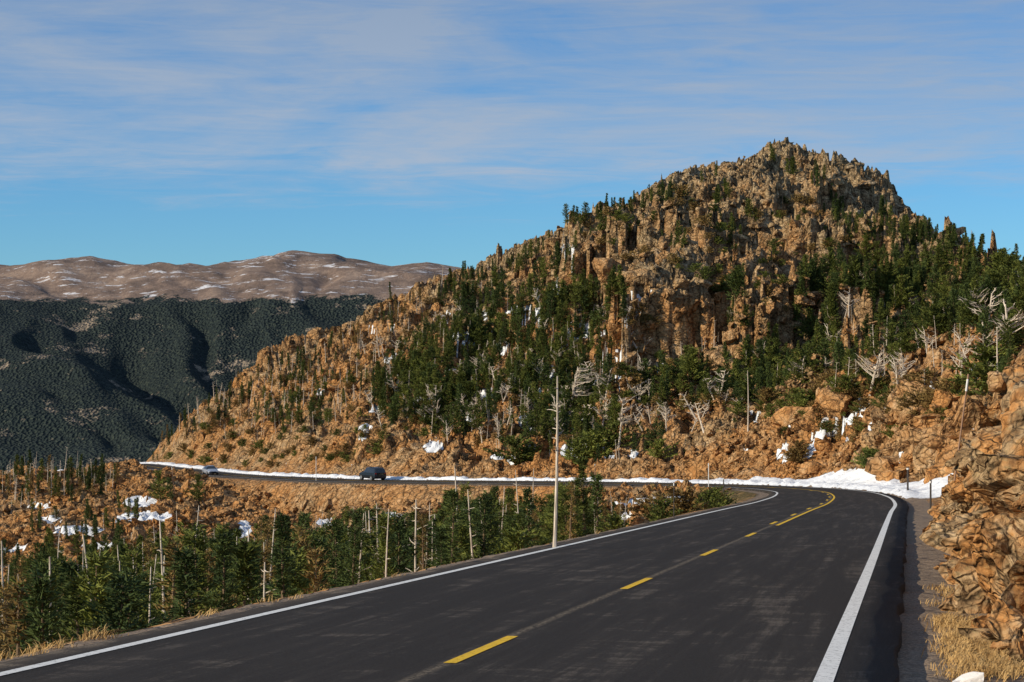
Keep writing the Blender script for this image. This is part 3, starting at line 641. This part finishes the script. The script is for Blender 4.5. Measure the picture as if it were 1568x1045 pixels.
# ---------- cars ----------
def car(name,paintc,kind,s_or_y,off,rev=False):
    e=bpy.data.objects.new(name,None);scene.collection.objects.link(e)
    Mp=simple(name+'_paint',paintc,.28,.3,.6,.04); Mg=simple(name+'_glass',(.015,.02,.025),.06,0,.9,.05); Mt=simple('tyre_rubber',(.02,.02,.02),.85); Mr=simple('wheel_alloy',(.5,.5,.52),.35,.8); Ml=simple('headlamp_glass',(.8,.8,.78),.15,0,.8); Mtl=simple('tail_lamp',(.35,.01,.01),.3); Mb=simple('black_trim',(.02,.02,.022),.6)
    if kind=='suv': Wd=.95; st=[(-2.35,.45,.75,.80,.75,.75),(-2.30,.32,1.05,1.10,.88,.70),(-2.15,.30,1.10,1.62,.92,.66),(-1.9,.30,1.10,1.72,.94,.70),(-.6,.28,1.08,1.78,.95,.72),(.35,.28,1.05,1.72,.95,.70),(.95,.28,1.03,1.15,.95,.80),(1.5,.28,1.0,1.06,.94,.8),(2.15,.30,.90,.95,.88,.7),(2.35,.40,.70,.72,.75,.6)]
    else: Wd=.90; st=[(-2.3,.42,.80,.84,.72,.66),(-2.22,.28,.93,.98,.85,.7),(-1.6,.26,.95,1.04,.88,.68),(-1.05,.25,.95,1.34,.89,.60),(-.3,.25,.94,1.45,.90,.60),(.35,.25,.92,1.40,.90,.60),(1.05,.25,.88,.98,.90,.68),(1.6,.26,.82,.87,.88,.68),(2.15,.28,.70,.74,.82,.64),(2.3,.38,.58,.60,.68,.5)]
    V=[];Q=[];Gl=[]
    for (x,zb,zl,zt,wb,wt) in st:
        pr=[(0,zb),(wb*.9,zb),(wb,zb+.15),(wb*1.0,(zb+zl)/2+.05),(wb*.97,zl),(wt+.02,zt-.06),(wt-.12,zt),(0,zt+.02)]
        for yv,zv in pr: V.append((x,yv,zv))
        for yv,zv in pr[::-1][1:-1]: V.append((x,-yv,zv))
    m=14
    for i in range(len(st)-1):
        for j in range(m):
            q=(i*m+j,i*m+(j+1)%m,(i+1)*m+(j+1)%m,(i+1)*m+j)
            h0=st[i][3]-st[i][2];h1=st[i+1][3]-st[i+1][2]
            side=j in(4,9); top=j in(5,6,7,8)
            gl=(side and max(h0,h1)>.25) or (top and abs(st[i][3]-st[i+1][3])>.25)
            (Gl if gl else Q).append(q)
    caps=[tuple(range(m))[::-1],tuple((len(st)-1)*m+j for j in range(m))]
    body=build('body',V,[(Q,0),(Gl,1),(caps,0)],[Mp,Mg],False); body.parent=e
    mod=body.modifiers.new('bevel','BEVEL');mod.width=.03;mod.segments=2
    for k_,(wx_,sy) in enumerate([(-1.4,1),(-1.4,-1),(1.42,1),(1.42,-1)]):
        R_=.37 if kind=='suv' else .33
        for nm,rr,wd,mt,oo in (('tyre',R_,.24,Mt,.0),('rim',R_*.62,.25,Mr,.01),('wheel_arch',R_*1.15,.2,Mb,-.02)):
            bm=bmesh.new();bmesh.ops.create_cone(bm,cap_ends=True,segments=20,radius1=rr,radius2=rr,depth=wd);me=bpy.data.meshes.new(nm);bm.to_mesh(me);bm.free();me.materials.append(mt)
            o=bpy.data.objects.new('%s_%d'%(nm,k_),me);scene.collection.objects.link(o);o.parent=e;o.rotation_euler=(math.pi/2,0,0);o.location=(wx_,sy*(Wd-.11+oo),R_ if nm!='wheel_arch' else R_+.03)
    def box(nm,x,y,z,sx,sy,sz,mt):
        bm=bmesh.new();bmesh.ops.create_cube(bm,size=1);bmesh.ops.scale(bm,vec=(sx,sy,sz),verts=bm.verts);bmesh.ops.bevel(bm,geom=bm.edges[:],offset=min(sx,sy,sz)*.25,segments=2,affect='EDGES')
        me=bpy.data.meshes.new(nm);bm.to_mesh(me);bm.free();me.materials.append(mt);o=bpy.data.objects.new(nm,me);scene.collection.objects.link(o);o.parent=e;o.location=(x,y,z)
    zf=.78 if kind=='suv' else .62; zr=1.0 if kind=='suv' else .82
    for sy in(-1,1):
        box('headlamp_%d'%(sy+1),2.24,sy*.62,zf,.14,.34,.14,Ml); box('tail_lamp_%d'%(sy+1),-2.28,sy*.68,zr,.12,.26,.2,Mtl); box('mirror_%d'%(sy+1),.75,sy*(Wd+.1),zf+.38,.12,.2,.14,Mp)
        box('roof_rail_%d'%(sy+1),-.6,sy*.6,(1.83 if kind=='suv' else 1.47),1.8,.04,.04,Mb)
    box('grille',2.33,0,zf-.1,.08,.8,.2,Mb);box('front_bumper',2.26,0,.42,.2,1.5,.18,Mb);box('rear_bumper',-2.27,0,.45,.2,1.6,.18,Mb)
    k=np.argmax(RC[:,1]>=s_or_y); q=RC[k].copy();q[:2]+=N[k]*off; tv=T[k]*(-1 if rev else 1)
    e.location=q+np.array([0,0,.01]); e.rotation_euler=(0,0,math.atan2(tv[1],tv[0]))
car('dark_suv',(.012,.014,.02),'suv',285,1.75,False)
car('silver_car',(.34,.39,.48),'sedan',347,-1.75,True)
# ---------- light / world ----------
el=math.radians(23); az=math.radians(-111)
sv=Vector((math.sin(az)*math.cos(el),math.cos(az)*math.cos(el),math.sin(el)))
L=bpy.data.lights.new('sun','SUN');L.energy=5.0;L.angle=math.radians(.5);L.color=(1,.86,.64)
lo=bpy.data.objects.new('sun',L);scene.collection.objects.link(lo);lo.rotation_euler=sv.to_track_quat('Z','Y').to_euler()
w_=bpy.data.worlds.new('World');scene.world=w_;w_.use_nodes=True;nt=w_.node_tree
class WN(NT):
    def __init__(s,t): s.t=t
q=WN(nt)
sky=nt.nodes.new('ShaderNodeTexSky');sky.sky_type='NISHITA';sky.sun_disc=False;sky.sun_elevation=el;sky.sun_rotation=az%(2*math.pi);sky.altitude=3500;sky.air_density=1.2;sky.dust_density=.3;sky.ozone_density=3
g=q.n('ShaderNodeTexCoord').outputs['Generated'];sp=q.n('ShaderNodeSeparateXYZ',{0:g})
azn=q.math('ARCTAN2',sp.outputs[0],sp.outputs[1]);ez=sp.outputs[2]
cv=q.n('ShaderNodeCombineXYZ',{0:azn,1:ez,2:0.0}).outputs[0]
n1=q.noise(q.map(cv,(4.5,22,1),(0,0,.14)),1,8,.60,1.1);n2=q.noise(q.map(cv,(14,150,1),(0,0,-.07)),1,7,.68,.7)
edge=q.math('ADD',ez,q.math('ADD',q.math('MULTIPLY',q.math('SUBTRACT',n1,.5),.03),q.math('MULTIPLY',q.math('SUBTRACT',n2,.5),.045)))
msk=q.ramp(edge,[(.062,0.0),(.086,1.0)])
cl=q.ramp(q.math('ADD',q.math('MULTIPLY',n1,.62),q.math('MULTIPLY',n2,.38)),[(.34,.15),(.48,.6),(.60,1.0)])
cf=q.math('MULTIPLY',msk,cl)
skc=q.mix(1.0,sky.outputs[0],(.60,1.06,1.42),'MULTIPLY')
top=q.ramp(ez,[(.08,0.0),(.17,1.0)])
col=q.mix(cf,skc,q.mix(top,(4.7,5.9,7.6),(3.2,4.4,6.4)))
bg=nt.nodes['Background'];nt.links.new(col,bg.inputs[0]);bg.inputs[1].default_value=.08
# ---------- camera ----------
cam=bpy.data.cameras.new('camera');co=bpy.data.objects.new('camera',cam);scene.collection.objects.link(co)
cam.sensor_width=36;cam.lens=F/1568*36;co.location=(0,0,0);co.rotation_euler=(math.pi/2,0,0);cam.clip_end=40000;cam.clip_start=.1
scene.camera=co
scene.view_settings.view_transform='Standard';scene.view_settings.look='None';scene.view_settings.exposure=0
